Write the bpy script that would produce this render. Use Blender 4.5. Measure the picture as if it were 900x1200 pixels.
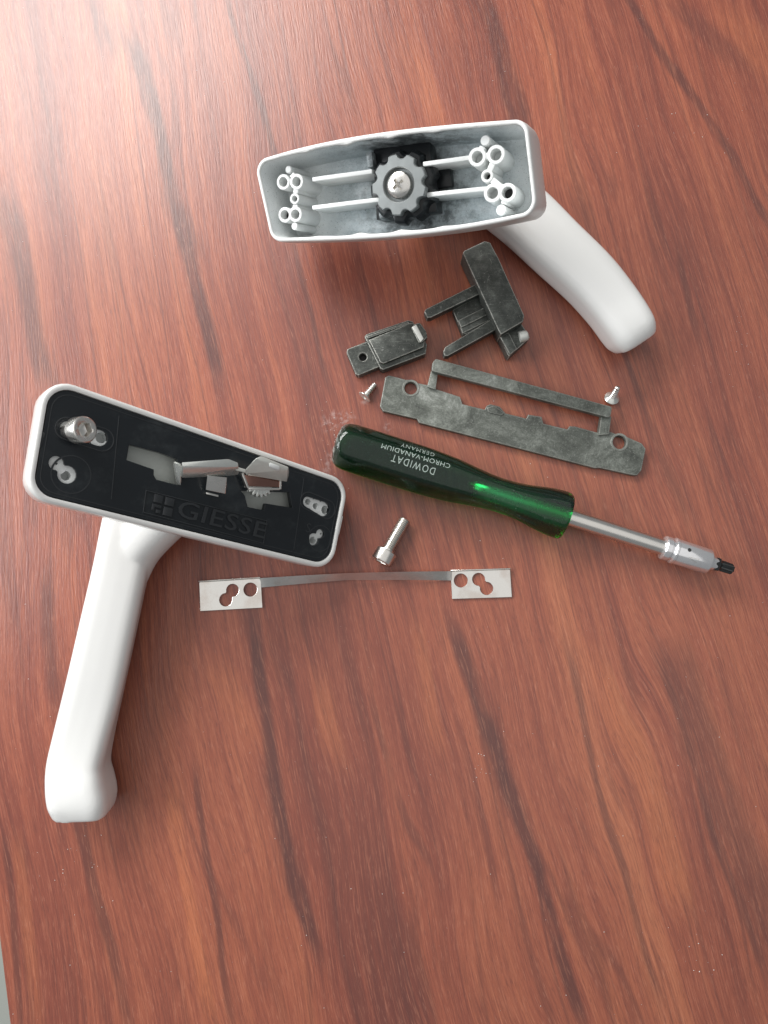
import bpy, bmesh, math, random
import numpy as np
from mathutils import Vector, Matrix

random.seed(7)
S = 0.001                       # everything below is written in millimetres
scene = bpy.context.scene
for o in list(bpy.data.objects):
    bpy.data.objects.remove(o)
col = scene.collection

# ------------------------------------------------------------------ camera, world, light
TILT = math.radians(5.0)
DIST = 346.0
CAM = Vector((0, -DIST * math.sin(TILT), DIST * math.cos(TILT)))
cd = bpy.data.cameras.new('camera')
cam = bpy.data.objects.new('camera', cd)
col.objects.link(cam)
cam.location = CAM * S
cam.rotation_euler = (TILT, 0, 0)
cd.sensor_fit = 'HORIZONTAL'
cd.sensor_width = 36
cd.lens = 36
cd.clip_start = 0.01
cd.clip_end = 20
scene.camera = cam
scene.render.resolution_x = 768
scene.render.resolution_y = 1024

world = bpy.data.worlds.new('World')
scene.world = world
world.use_nodes = True
bg = world.node_tree.nodes['Background']
bg.inputs['Color'].default_value = (0.93, 0.97, 1.0, 1)
bg.inputs['Strength'].default_value = 0.21

def area(name, loc, target, sx, sy, power, color):
    d = bpy.data.lights.new(name, 'AREA')
    d.shape = 'RECTANGLE'
    d.size = sx
    d.size_y = sy
    d.energy = power
    d.color = color
    o = bpy.data.objects.new(name, d)
    col.objects.link(o)
    o.location = loc
    o.rotation_euler = (Vector(target) - Vector(loc)).to_track_quat('-Z', 'Y').to_euler()
    return o

area('window_light', (-0.70, 0.99, 0.80), (-0.02, 0.05, 0), 0.95, 0.62, 21.0, (1.0, 0.985, 0.96))
area('side_window_light', (-1.15, 0.12, 0.62), (0, 0, 0), 0.7, 0.6, 9.5, (0.97, 0.985, 1.0))
area('ceiling_bounce_fill', (0.15, 0.0, 1.7), (0.1, 0, 0), 2.3, 2.3, 7.5, (1.0, 0.97, 0.94))  # added overhead fill, stands in for light bounced off the ceiling

vs = scene.view_settings
vs.view_transform = 'Standard'
vs.look = 'None'
vs.exposure = 0.30
vs.gamma = 1.0
vs.use_curve_mapping = False
scene.render.engine = 'CYCLES'
scene.cycles.max_bounces = 14
scene.cycles.transmission_bounces = 10

# ------------------------------------------------------------------ helpers
F_PX = 900.0
def ray(px, py):
    u, v = (px - 450) / F_PX, (600 - py) / F_PX
    c, s = math.cos(TILT), math.sin(TILT)
    return Vector((u, v * c + s, v * s - c))

def P(px, py, h=0.0):
    """world point (mm) at height h seen in that direction of the reference survey"""
    d = ray(px, py)
    return CAM + d * ((h - CAM.z) / d.z)

class Frame:
    def __init__(self, o, x, y, z):
        self.o, self.x, self.y, self.z = Vector(o), Vector(x).normalized(), Vector(y).normalized(), Vector(z).normalized()
    def __call__(self, x, y, z=0.0):
        return self.o + self.x * x + self.y * y + self.z * z
    def hit(self, px, py, dz=0.0):
        d = ray(px, py)
        q = self.o + self.z * dz
        t = (q - CAM).dot(self.z) / d.dot(self.z)
        r = CAM + d * t - self.o
        return (r.dot(self.x), r.dot(self.y))

def frame_z(o, z, hint=(0, 0, 1)):
    z = Vector(z).normalized()
    x = Vector(hint).cross(z)
    if x.length < 1e-4:
        x = Vector((1, 0, 0))
    x.normalize()
    return Frame(o, x, z.cross(x), z)

WORLD = Frame((0, 0, 0), (1, 0, 0), (0, 1, 0), (0, 0, 1))

def tag(o, label=None, cat=None, group=None, kind=None):
    if label: o['label'] = label
    if cat: o['category'] = cat
    if group: o['group'] = group
    if kind: o['kind'] = kind
    return o

def thing(name, loc, label, cat, group=None):
    o = bpy.data.objects.new(name, None)
    o.empty_display_size = 0.01
    col.objects.link(o)
    o.location = Vector(loc) * S
    return tag(o, label, cat, group)

def origin_of(parent):
    v = Vector((0, 0, 0))
    while parent:
        v += parent.location
        parent = parent.parent
    return v

def build(name, verts, faces, mat, parent=None, frame=None, sharp=28, flat=False):
    """verts in mm (frame-local) -> one mesh object"""
    if frame:
        verts = [frame(*v) for v in verts]
    org = origin_of(parent)
    me = bpy.data.meshes.new(name)
    me.from_pydata([tuple(Vector(v) * S - org) for v in verts], [], faces)
    bm = bmesh.new()
    bm.from_mesh(me)
    bmesh.ops.recalc_face_normals(bm, faces=bm.faces)
    bm.to_mesh(me)
    bm.free()
    if not flat:
        me.polygons.foreach_set('use_smooth', [True] * len(me.polygons))
        me.set_sharp_from_angle(angle=math.radians(sharp))
    if mat:
        me.materials.append(mat)
    o = bpy.data.objects.new(name, me)
    col.objects.link(o)
    if parent:
        o.parent = parent
    return o

def merge(*parts):
    V, Fc = [], []
    for v, f in parts:
        n = len(V)
        V += [tuple(p) for p in v]
        Fc += [tuple(i + n for i in q) for q in f]
    return V, Fc

def loft(rings, cap0=True, cap1=True):
    n = len(rings[0])
    V = [tuple(p) for r in rings for p in r]
    Fc = []
    for k in range(len(rings) - 1):
        for i in range(n):
            j = (i + 1) % n
            Fc.append((k * n + i, k * n + j, (k + 1) * n + j, (k + 1) * n + i))
    if cap0: Fc.append(tuple(range(n - 1, -1, -1)))
    if cap1: Fc.append(tuple((len(rings) - 1) * n + i for i in range(n)))
    return V, Fc

def circle(r, z, n=32, cx=0, cy=0, fn=None):
    out = []
    for i in range(n):
        a = 2 * math.pi * i / n
        q = fn(a, r) if fn else r
        out.append((cx + q * math.cos(a), cy + q * math.sin(a), z))
    return out

def hexr(a, r):
    b = (a + math.pi / 6) % (math.pi / 3) - math.pi / 6
    return r / math.cos(b)

def lathe(profile, n=32, cap0=True, cap1=True, cx=0, cy=0):
    return loft([circle(r, z, n, cx, cy) for r, z in profile], cap0, cap1)

def eval_mesh(ob):
    col.objects.link(ob)
    dg = bpy.context.evaluated_depsgraph_get()
    dg.update()
    me = bpy.data.meshes.new_from_object(ob.evaluated_get(dg))
    V = [tuple(v.co) for v in me.vertices]
    Fc = [tuple(p.vertices) for p in me.polygons]
    bpy.data.objects.remove(ob)
    bpy.data.meshes.remove(me)
    return V, Fc

def plate(outlines, z0, z1, bevel=0.25, res=1):
    """flat piece cut from stock: first outline is the edge, the others are holes"""
    cu = bpy.data.curves.new('tmp', 'CURVE')
    cu.dimensions = '2D'
    cu.fill_mode = 'BOTH'
    cu.extrude = (z1 - z0) / 2 - bevel
    cu.bevel_depth = bevel
    cu.bevel_resolution = res
    cu.offset = -bevel
    for ol in outlines:
        sp = cu.splines.new('POLY')
        sp.points.add(len(ol) - 1)
        for p, q in zip(sp.points, ol):
            p.co = (q[0], q[1], 0, 1)
        sp.use_cyclic_u = True
    V, Fc = eval_mesh(bpy.data.objects.new('tmp', cu))
    m = (z0 + z1) / 2
    V = [(x, y, z + m) for x, y, z in V]
    return V, Fc

def weld(vf, d=1e-4):
    bm = bmesh.new()
    me = bpy.data.meshes.new('t')
    me.from_pydata(vf[0], [], vf[1])
    bm.from_mesh(me)
    bmesh.ops.remove_doubles(bm, verts=bm.verts, dist=d)
    bm.verts.index_update()
    r = [tuple(v.co) for v in bm.verts], [tuple(v.index for v in f.verts) for f in bm.faces]
    bm.free()
    bpy.data.meshes.remove(me)
    return r

def hull(points, bevel=0.4, seg=2):
    bm = bmesh.new()
    for p in points:
        bm.verts.new(p)
    r = bmesh.ops.convex_hull(bm, input=bm.verts)
    junk = [g for g in r['geom_interior'] + r['geom_unused'] if isinstance(g, bmesh.types.BMVert)]
    bmesh.ops.delete(bm, geom=list(set(junk)), context='VERTS')
    bmesh.ops.dissolve_limit(bm, angle_limit=0.06, verts=bm.verts, edges=bm.edges)
    if bevel:
        bmesh.ops.bevel(bm, geom=list(bm.edges), offset=bevel, segments=seg, profile=0.5, affect='EDGES', clamp_overlap=True)
    bm.verts.index_update()
    V = [tuple(v.co) for v in bm.verts]
    Fc = [tuple(v.index for v in f.verts) for f in bm.faces]
    bm.free()
    return V, Fc

def remesh_union(vf, voxel, smooth, keep=0.5):
    me = bpy.data.meshes.new('tmp')
    me.from_pydata(vf[0], [], vf[1])
    ob = bpy.data.objects.new('tmp', me)
    m = ob.modifiers.new('r', 'REMESH')
    m.mode = 'VOXEL'
    m.voxel_size = voxel
    s = ob.modifiers.new('s', 'SMOOTH')
    s.factor = keep
    s.iterations = smooth
    return eval_mesh(ob)

def text_mesh(body, extrude=0.1, spacing=1.0, bold=0.0):
    cu = bpy.data.curves.new('tmp', 'FONT')
    cu.body = body
    cu.size = 1.0
    cu.extrude = extrude
    cu.space_character = spacing
    cu.offset = bold
    cu.resolution_u = 3
    V, Fc = eval_mesh(bpy.data.objects.new('tmp', cu))
    x0 = min(v[0] for v in V); x1 = max(v[0] for v in V)
    y0 = min(v[1] for v in V); y1 = max(v[1] for v in V)
    return [((v[0] - x0) / (x1 - x0), (v[1] - y0) / (y1 - y0), v[2]) for v in V], Fc

def offset_poly(c, d):
    """inset a counter-clockwise convex polygon by d"""
    n = len(c)
    L = []
    for i in range(n):
        a, b = Vector(c[i]), Vector(c[(i + 1) % n])
        t = (b - a).normalized()
        nn = Vector((-t.y, t.x))
        L.append((a + nn * d, t))
    out = []
    for i in range(n):
        (p, t), (q, s) = L[i - 1], L[i]
        k = (q - p).cross(s) / t.cross(s)
        out.append(p + t * k)
    return out

def fillet(c, r, nc=7, ne=8):
    n = len(c)
    pts = []
    segs = []
    for i in range(n):
        p, a, b = Vector(c[i]), Vector(c[i - 1]), Vector(c[(i + 1) % n])
        u, v = (a - p).normalized(), (b - p).normalized()
        ang = u.angle(v)
        t = r / math.tan(ang / 2)
        ctr = p + (u + v).normalized() * (r / math.sin(ang / 2))
        s0, s1 = p + u * t - ctr, p + v * t - ctr
        a0, a1 = math.atan2(s0.y, s0.x), math.atan2(s1.y, s1.x)
        d = (a1 - a0 + math.pi) % (2 * math.pi) - math.pi
        segs.append([ctr + Vector((math.cos(a0 + d * k / (nc - 1)), math.sin(a0 + d * k / (nc - 1)))) * r for k in range(nc)])
    for i in range(n):
        pts += segs[i]
        e0, e1 = segs[i][-1], segs[(i + 1) % n][0]
        pts += [e0.lerp(e1, (k + 1) / (ne + 1)) for k in range(ne)]
    return pts

def arc(cx, cy, r, a0, a1, n):
    return [(cx + r * math.cos(math.radians(a0 + (a1 - a0) * k / (n - 1))), cy + r * math.sin(math.radians(a0 + (a1 - a0) * k / (n - 1)))) for k in range(n)]

def ring2(c, r, n=22):
    return [(c[0] + r * math.cos(2 * math.pi * k / n), c[1] + r * math.sin(2 * math.pi * k / n)) for k in range(n)]

def keyhole(c0, r0, c1, r1, neck, n=14):
    """outline of two overlapping round holes joined by a neck"""
    a, b = Vector(c0), Vector(c1)
    t = (b - a).normalized()
    th = math.degrees(math.atan2(t.y, t.x))
    h0 = math.degrees(math.asin(min(0.98, neck / r0)))
    h1 = math.degrees(math.asin(min(0.98, neck / r1)))
    return arc(a.x, a.y, r0, th + h0, th + 360 - h0, n) + arc(b.x, b.y, r1, th + 180 + h1, th + 540 - h1, n)

def capsule(a, b, ra, rb, n=10):
    a, b = Vector(a), Vector(b)
    t = b - a
    th = math.degrees(math.atan2(t.y, t.x))
    return arc(a.x, a.y, ra, th + 90, th + 270, n) + arc(b.x, b.y, rb, th - 90, th + 90, n)

def box(x0, x1, y0, y1, z0, z1, bevel=0.2):
    return hull([(x, y, z) for x in (x0, x1) for y in (y0, y1) for z in (z0, z1)], bevel)

# ------------------------------------------------------------------ materials
class NT:
    def __init__(self, name):
        self.m = bpy.data.materials.new(name)
        self.m.use_nodes = True
        self.t = self.m.node_tree
        self.b = self.t.nodes['Principled BSDF']
        self.out = self.t.nodes['Material Output']
    def n(self, kind, **kw):
        x = self.t.nodes.new(kind)
        for k, v in kw.items():
            setattr(x, k, v)
        return x
    def l(self, a, b):
        self.t.links.new(a, b)
    def put(self, sock, v):
        if isinstance(v, bpy.types.NodeSocket):
            self.l(v, sock)
        else:
            sock.default_value = v
    def math(self, op, a, b=0.0, c=0.0, clamp=False):
        x = self.n('ShaderNodeMath', operation=op, use_clamp=clamp)
        self.put(x.inputs[0], a); self.put(x.inputs[1], b); self.put(x.inputs[2], c)
        return x.outputs[0]
    def noise(self, vec, scale, detail=3, rough=0.55, dist=0.0):
        x = self.n('ShaderNodeTexNoise')
        if vec is not None:
            self.l(vec, x.inputs['Vector'])
        x.inputs['Scale'].default_value = scale
        x.inputs['Detail'].default_value = detail
        x.inputs['Roughness'].default_value = rough
        x.inputs['Distortion'].default_value = dist
        return x.outputs['Fac']
    def ramp(self, fac, stops, interp='LINEAR'):
        x = self.n('ShaderNodeValToRGB')
        x.color_ramp.interpolation = interp
        el = x.color_ramp.elements
        while len(el) < len(stops):
            el.new(0.5)
        for e, (p, c) in zip(el, stops):
            e.position = p
            e.color = c if len(c) == 4 else (*c, 1)
        self.l(fac, x.inputs[0])
        return x.outputs[0]
    def mix(self, fac, a, b, mode='MIX'):
        x = self.n('ShaderNodeMix', data_type='RGBA', blend_type=mode)
        self.put(x.inputs[0], fac)
        self.put(x.inputs[6], a if isinstance(a, bpy.types.NodeSocket) else (*a, 1))
        self.put(x.inputs[7], b if isinstance(b, bpy.types.NodeSocket) else (*b, 1))
        return x.outputs[2]
    def smooth(self, v, lo, hi, a=0.0, b=1.0):
        x = self.n('ShaderNodeMapRange', interpolation_type='SMOOTHSTEP')
        self.put(x.inputs[0], v)
        for i, q in zip((1, 2, 3, 4), (lo, hi, a, b)):
            self.put(x.inputs[i], q)
        return x.outputs[0]
    def xyz(self, x, y, z=0.0):
        c = self.n('ShaderNodeCombineXYZ')
        self.put(c.inputs[0], x); self.put(c.inputs[1], y); self.put(c.inputs[2], z)
        return c.outputs[0]
    def obj(self):
        """world position in mm"""
        g = self.n('ShaderNodeNewGeometry')
        v = self.n('ShaderNodeVectorMath', operation='SCALE')
        self.l(g.outputs['Position'], v.inputs[0])
        v.inputs['Scale'].default_value = 1000.0
        return v.outputs[0]
    def bump(self, h, strength, dist):
        x = self.n('ShaderNodeBump')
        x.inputs['Strength'].default_value = strength
        x.inputs['Distance'].default_value = dist * S
        self.l(h, x.inputs['Height'])
        self.l(x.outputs[0], self.b.inputs['Normal'])
    def edge(self, radius):
        """1 on convex or concave edges, 0 on flats"""
        bv = self.n('ShaderNodeBevel', samples=6)
        bv.inputs['Radius'].default_value = radius * S
        g = self.n('ShaderNodeNewGeometry')
        d = self.n('ShaderNodeVectorMath', operation='DOT_PRODUCT')
        self.l(bv.outputs[0], d.inputs[0])
        self.l(g.outputs['Normal'], d.inputs[1])
        return self.smooth(d.outputs['Value'], 0.998, 0.95)
    def set(self, **kw):
        for k, v in kw.items():
            self.put(self.b.inputs[k.replace('_', ' ')], v if not isinstance(v, tuple) or len(v) == 4 else (*v, 1))
        return self

def mat_white():
    k = NT('white_powder_paint')
    p = k.obj()
    n = k.noise(p, 0.05, 3)
    k.set(Base_Color=k.mix(n, (0.77, 0.77, 0.75), (0.80, 0.80, 0.785)), Roughness=0.24)
    k.set(IOR=1.5, Coat_Weight=0.5, Coat_Roughness=0.12)
    k.bump(k.noise(p, 0.9, 2), 0.03, 0.2)
    return k.m

def mat_white_worn():
    """paint on the opened housing, chipped through to zinc along the rim"""
    k = NT('chipped_white_paint')
    p = k.obj()
    e = k.edge(0.8)
    n = k.noise(p, 0.09, 5, 0.65)
    chip = k.math('MULTIPLY', e, k.smooth(n, 0.53, 0.58), clamp=True)
    k.set(Base_Color=k.mix(chip, (0.75, 0.76, 0.745), (0.16, 0.165, 0.17)), Roughness=0.33)
    k.bump(k.noise(p, 0.6, 3), 0.05, 0.3)
    return k.m

def mat_inside(center):
    """thin grey-white overspray on raw zinc with dark grease around the drive wheel"""
    k = NT('greasy_zinc_casting')
    p = k.obj()
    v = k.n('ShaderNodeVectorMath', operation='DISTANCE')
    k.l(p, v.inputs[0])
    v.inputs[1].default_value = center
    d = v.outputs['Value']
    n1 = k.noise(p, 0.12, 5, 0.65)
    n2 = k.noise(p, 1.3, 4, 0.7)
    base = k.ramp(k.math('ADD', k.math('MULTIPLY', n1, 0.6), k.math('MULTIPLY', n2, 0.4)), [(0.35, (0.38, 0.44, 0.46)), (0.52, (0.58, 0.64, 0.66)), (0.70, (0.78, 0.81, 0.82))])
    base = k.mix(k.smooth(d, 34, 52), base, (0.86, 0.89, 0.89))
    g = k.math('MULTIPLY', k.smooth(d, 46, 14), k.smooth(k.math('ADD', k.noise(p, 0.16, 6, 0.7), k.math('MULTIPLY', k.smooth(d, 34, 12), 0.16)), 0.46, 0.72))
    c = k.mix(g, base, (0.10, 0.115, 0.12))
    pits = k.smooth(k.noise(p, 2.2, 2, 0.5), 0.66, 0.72)
    k.set(Base_Color=k.mix(k.math('MULTIPLY', pits, 0.8), c, (0.06, 0.065, 0.07)), Roughness=0.5, Metallic=0.1)
    k.bump(n2, 0.35, 0.5)
    return k.m

def mat_dark_cast():
    k = NT('dark_oxidised_zinc')
    p = k.obj()
    n1 = k.noise(p, 0.16, 7, 0.75, 0.2)
    n2 = k.noise(p, 1.6, 4, 0.7)
    e = k.edge(0.8)
    base = k.ramp(n1, [(0.36, (0.040, 0.044, 0.040)), (0.52, (0.070, 0.076, 0.068)), (0.70, (0.15, 0.16, 0.145))])
    sp = k.smooth(n2, 0.62, 0.72)
    c = k.mix(k.math('MULTIPLY', sp, 0.45), base, (0.34, 0.35, 0.32))
    sv = k.n('ShaderNodeMapping'); k.l(p, sv.inputs[0]); sv.inputs['Rotation'].default_value = (0, 0, 0.6); sv.inputs['Scale'].default_value = (0.12, 3.0, 1.0)
    c = k.mix(k.smooth(k.noise(sv.outputs[0], 1.0, 3, 0.6), 0.62, 0.70, 0.0, 0.4), c, (0.34, 0.35, 0.32))
    scuff = k.smooth(k.noise(p, 0.30, 5, 0.75, 0.8), 0.60, 0.70)
    c = k.mix(k.math('MULTIPLY', scuff, 0.55), c, (0.36, 0.37, 0.34))
    dots = k.smooth(k.noise(p, 2.6, 2, 0.5), 0.68, 0.74)
    c = k.mix(k.math('MULTIPLY', dots, 0.6), c, (0.50, 0.50, 0.47))
    wear = k.math('MULTIPLY', e, k.smooth(k.noise(p, 0.5, 4, 0.6), 0.28, 0.5), clamp=True)
    c = k.mix(k.math('MULTIPLY', wear, 0.9), c, (0.55, 0.55, 0.50))
    k.set(Base_Color=c, Metallic=0.45, Roughness=k.math('ADD', 0.34, k.math('MULTIPLY', n1, 0.25)))
    k.bump(n2, 0.25, 0.3)
    return k.m

def mat_grey_cast():
    k = NT('grey_scuffed_zinc_plate')
    p = k.obj()
    n1 = k.noise(p, 0.06, 8, 0.78, 0.5)
    n2 = k.noise(p, 1.5, 4, 0.7)
    e = k.edge(0.8)
    c = k.ramp(n1, [(0.34, (0.055, 0.060, 0.052)), (0.48, (0.125, 0.135, 0.118)), (0.58, (0.21, 0.225, 0.20)), (0.68, (0.42, 0.435, 0.405))])
    c = k.mix(k.math('MULTIPLY', k.smooth(n2, 0.54, 0.7), 0.4), c, (0.42, 0.44, 0.41))
    c = k.mix(k.math('MULTIPLY', k.smooth(n2, 0.46, 0.34), 0.5), c, (0.06, 0.065, 0.06))
    c = k.mix(k.math('MULTIPLY', k.smooth(k.noise(p, 2.4, 2, 0.5), 0.66, 0.74), 0.5), c, (0.04, 0.042, 0.04))
    c = k.mix(k.math('MULTIPLY', e, 0.45), c, (0.5, 0.5, 0.46))
    k.set(Base_Color=c, Metallic=0.35, Roughness=0.5)
    k.bump(n2, 0.3, 0.3)
    return k.m

def mat_metal(name, color, rough, scratch=0.0, stretch=None):
    k = NT(name)
    p = k.obj()
    n = k.noise(p, 0.4, 4)
    k.set(Base_Color=k.mix(n, tuple(c * 0.88 for c in color), color), Metallic=1.0, Roughness=k.math('ADD', rough - 0.05, k.math('MULTIPLY', n, 0.1)))
    if scratch:
        k.bump(k.noise(p, 3.0, 2), scratch, 0.1)
    return k.m

def mat_sheet():
    k = NT('bright_spring_steel')
    p = k.obj()
    n = k.noise(p, 0.5, 4)
    sm = k.smooth(k.noise(p, 0.09, 4, 0.6), 0.42, 0.66)
    k.set(Base_Color=k.mix(sm, (0.84, 0.82, 0.78), (0.74, 0.68, 0.63)), Metallic=1.0, Roughness=k.math('ADD', 0.14, k.math('MULTIPLY', n, 0.12)))
    k.bump(k.noise(p, 0.045, 1), 0.5, 1.6)
    return k.m

def mat_black(name, rough, color=(0.012, 0.015, 0.018), dust=True):
    k = NT(name)
    p = k.obj()
    c = color
    if dust:
        d = k.smooth(k.noise(p, 1.1, 3, 0.7), 0.70, 0.78)
        h = k.smooth(k.noise(p, 0.06, 5, 0.7), 0.5, 0.8)
        c = k.mix(k.math('ADD', k.math('MULTIPLY', d, 0.10), k.math('MULTIPLY', h, 0.05)), color, (0.45, 0.5, 0.5))
    k.set(Base_Color=c, Roughness=rough, IOR=1.42)
    return k.m

def mat_plain(name, color, rough, metallic=0.0):
    k = NT(name)
    n = k.noise(k.obj(), 0.7, 3)
    k.set(Base_Color=k.mix(n, tuple(c * 0.86 for c in color), color), Roughness=rough, Metallic=metallic)
    return k.m

def mat_green():
    k = NT('clear_dark_green_plastic')
    k.set(Base_Color=(0.18, 0.56, 0.40), Roughness=0.10, IOR=1.48, Transmission_Weight=0.985)
    a = k.n('ShaderNodeVolumeAbsorption')
    a.inputs['Color'].default_value = (0.0, 0.80, 0.42, 1)
    a.inputs['Density'].default_value = 290.0
    k.l(a.outputs[0], k.out.inputs['Volume'])
    p = k.obj()
    sc = k.smooth(k.noise(p, 1.5, 4, 0.7), 0.60, 0.75)
    k.put(k.b.inputs['Roughness'], k.math('ADD', 0.12, k.math('MULTIPLY', sc, 0.2)))
    # rubbed butt end and fine specks
    dv = k.n('ShaderNodeVectorMath', operation='DISTANCE')
    k.l(p, dv.inputs[0])
    dv.inputs[1].default_value = P(380, 515, 9)
    rub = k.math('MULTIPLY', k.smooth(dv.outputs['Value'], 14.5, 8.5), k.smooth(k.noise(p, 0.35, 5, 0.7), 0.40, 0.62))
    spk = k.smooth(k.noise(p, 2.2, 2, 0.5), 0.715, 0.76)
    df = k.n('ShaderNodeBsdfDiffuse')
    df.inputs['Color'].default_value = (0.55, 0.60, 0.56, 1)
    mx = k.n('ShaderNodeMixShader')
    k.put(mx.inputs[0], k.math('MINIMUM', k.math('ADD', k.math('MULTIPLY', rub, 0.7), k.math('MULTIPLY', spk, 0.6)), 1.0))
    k.l(k.b.outputs[0], mx.inputs[1]); k.l(df.outputs[0], mx.inputs[2])
    k.l(mx.outputs[0], k.out.inputs['Surface'])
    return k.m

def mat_wood():
    k = NT('red_mahogany_laminate')
    p = k.obj()
    sep = k.n('ShaderNodeSeparateXYZ')
    k.l(p, sep.inputs[0])
    X, Y = sep.outputs[0], sep.outputs[1]
    # grain coordinate: lines drift right on the way down and fan out slightly
    slow = k.math('MULTIPLY', k.math('SUBTRACT', k.noise(k.xyz(k.math('MULTIPLY', X, 0.012), k.math('MULTIPLY', Y, 0.006), 3.1), 1.0, 0), 0.5), 22.0)
    wob = k.math('MULTIPLY', k.math('SUBTRACT', k.noise(k.xyz(k.math('MULTIPLY', X, 0.05), k.math('MULTIPLY', Y, 0.016), 9.7), 1.0, 0), 0.5), 7.0)
    fine = k.math('MULTIPLY', k.math('SUBTRACT', k.noise(k.xyz(k.math('MULTIPLY', X, 0.25), k.math('MULTIPLY', Y, 0.035), 1.7), 1.0, 3, 0.6), 0.5), 2.2)
    slope = k.math('ADD', 0.225, k.math('MULTIPLY', X, 0.0005))
    Xg = k.math('ADD', X, k.math('MULTIPLY', wob, 0.7))
    Xw = k.math('ADD', X, k.math('ADD', wob, fine))
    G = k.math('ADD', k.math('ADD', Xg, k.math('MULTIPLY', slope, Y)), slow)
    def gn(gs, ls, z, detail=3, rough=0.55):
        return k.noise(k.xyz(k.math('MULTIPLY', G, gs), k.math('MULTIPLY', Y, ls), z), 1.0, detail, rough)
    broad = gn(0.024, 0.0018, 0.3, 3)
    mid = gn(0.085, 0.0030, 5.2, 4, 0.6)
    narrow = gn(0.42, 0.007, 8.4, 3, 0.6)
    tone = k.math('ADD', k.math('MULTIPLY', broad, 0.42), k.math('ADD', k.math('MULTIPLY', mid, 0.42), k.math('MULTIPLY', narrow, 0.16)))
    c = k.ramp(tone, [(0.34, WOOD[0]), (0.44, WOOD[1]), (0.52, WOOD[2]), (0.60, WOOD[3]), (0.68, WOOD[4])])
    for gs, ls, z, w, st in ((0.055, 0.0028, 21.0, 0.022, 0.42), (0.10, 0.0036, 33.0, 0.026, 0.33), (0.19, 0.005, 47.0, 0.03, 0.2)):
        nn = gn(gs, ls, z, 1, 0.5)
        ln = k.smooth(k.math('ABSOLUTE', k.math('SUBTRACT', nn, 0.5)), w, w * 0.15)
        gate = k.smooth(gn(0.02, 0.005, z + 5, 1), 0.40, 0.56)
        c = k.mix(k.math('MULTIPLY', k.math('MULTIPLY', ln, gate), st), c, (0.10, 0.036, 0.031))
    # the veins of this board, each with its own course
    def vein(pts, half, ys=None):
        q = [P(*a) for a in pts]
        ya = np.array([v.y for v in q]); xa = np.array([v.x for v in q])
        deg = min(2, len(q) - 1)
        co = np.polyfit(ya, xa, deg)
        co = np.concatenate([np.zeros(2 - deg), co])
        xc = k.math('ADD', k.math('MULTIPLY', k.math('ADD', k.math('MULTIPLY', Y, float(co[0])), float(co[1])), Y), float(co[2]))
        d = k.math('ABSOLUTE', k.math('SUBTRACT', Xw, xc))
        hw = half / 2.6
        m = k.smooth(d, hw * 1.35, hw * 0.45)
        lo, hi = float(ya.min()), float(ya.max())
        m = k.math('MULTIPLY', m, k.smooth(Y, lo - 16, lo + 8))
        m = k.math('MULTIPLY', m, k.smooth(Y, hi + 16, hi - 8))
        return m
    brk = k.smooth(gn(0.22, 0.03, 2.2, 3, 0.6), 0.25, 0.55, 0.45, 1.0)
    for pts, half, st in DARK_VEINS:
        c = k.mix(k.math('MULTIPLY', k.math('MULTIPLY', vein(pts, half), brk), st), c, (0.075, 0.033, 0.031))
    for pts, half, st in LIGHT_VEINS:
        c = k.mix(k.math('MULTIPLY', k.math('MULTIPLY', vein(pts, half * 1.2), brk), st * 0.6), c, (0.58, 0.195, 0.080))
    # pores and fibres
    fib = gn(1.5, 0.035, 4.4, 2, 0.6)
    fib2 = gn(3.0, 0.12, 6.1, 2, 0.6)
    f = k.math('ADD', k.math('MULTIPLY', fib, 0.55), k.math('MULTIPLY', fib2, 0.45))
    c = k.mix(k.smooth(f, 0.53, 0.36, 0.0, 0.42), c, (0.14, 0.045, 0.034))
    c = k.mix(k.smooth(f, 0.50, 0.68, 0.0, 0.26), c, (0.55, 0.22, 0.13))
    pore = gn(2.6, 0.20, 11.3, 1, 0.5)
    c = k.mix(k.smooth(pore, 0.62, 0.72, 0.0, 0.4), c, (0.12, 0.04, 0.032))
    c = k.mix(k.smooth(pore, 0.36, 0.28, 0.0, 0.16), c, (0.62, 0.30, 0.20))
    # chalky smears near the screwdriver's butt end
    sm = 0.0
    for (px, py, r) in RESIDUE:
        q = P(px, py)
        dv = k.n('ShaderNodeVectorMath', operation='DISTANCE')
        k.l(p, dv.inputs[0])
        dv.inputs[1].default_value = q
        sm = k.math('ADD', sm, k.smooth(dv.outputs['Value'], r * 1.3, r * 0.2))
    sm = k.math('MULTIPLY', k.math('MINIMUM', sm, 1.0), k.smooth(k.noise(p, 0.45, 4, 0.6), 0.44, 0.66))
    c = k.mix(k.math('MULTIPLY', sm, 0.27), c, (0.60, 0.52, 0.50))
    emb = gn(1.7, 0.13, 7.7, 2, 0.65)
    k.set(Base_Color=c, Roughness=k.math('ADD', 0.27, k.math('MULTIPLY', emb, 0.14)), IOR=1.57)
    k.bump(k.math('ADD', emb, k.math('MULTIPLY', gn(1.1, 0.05, 3.3, 2), 0.5)), 0.35, 0.3)
    return k.m

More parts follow.
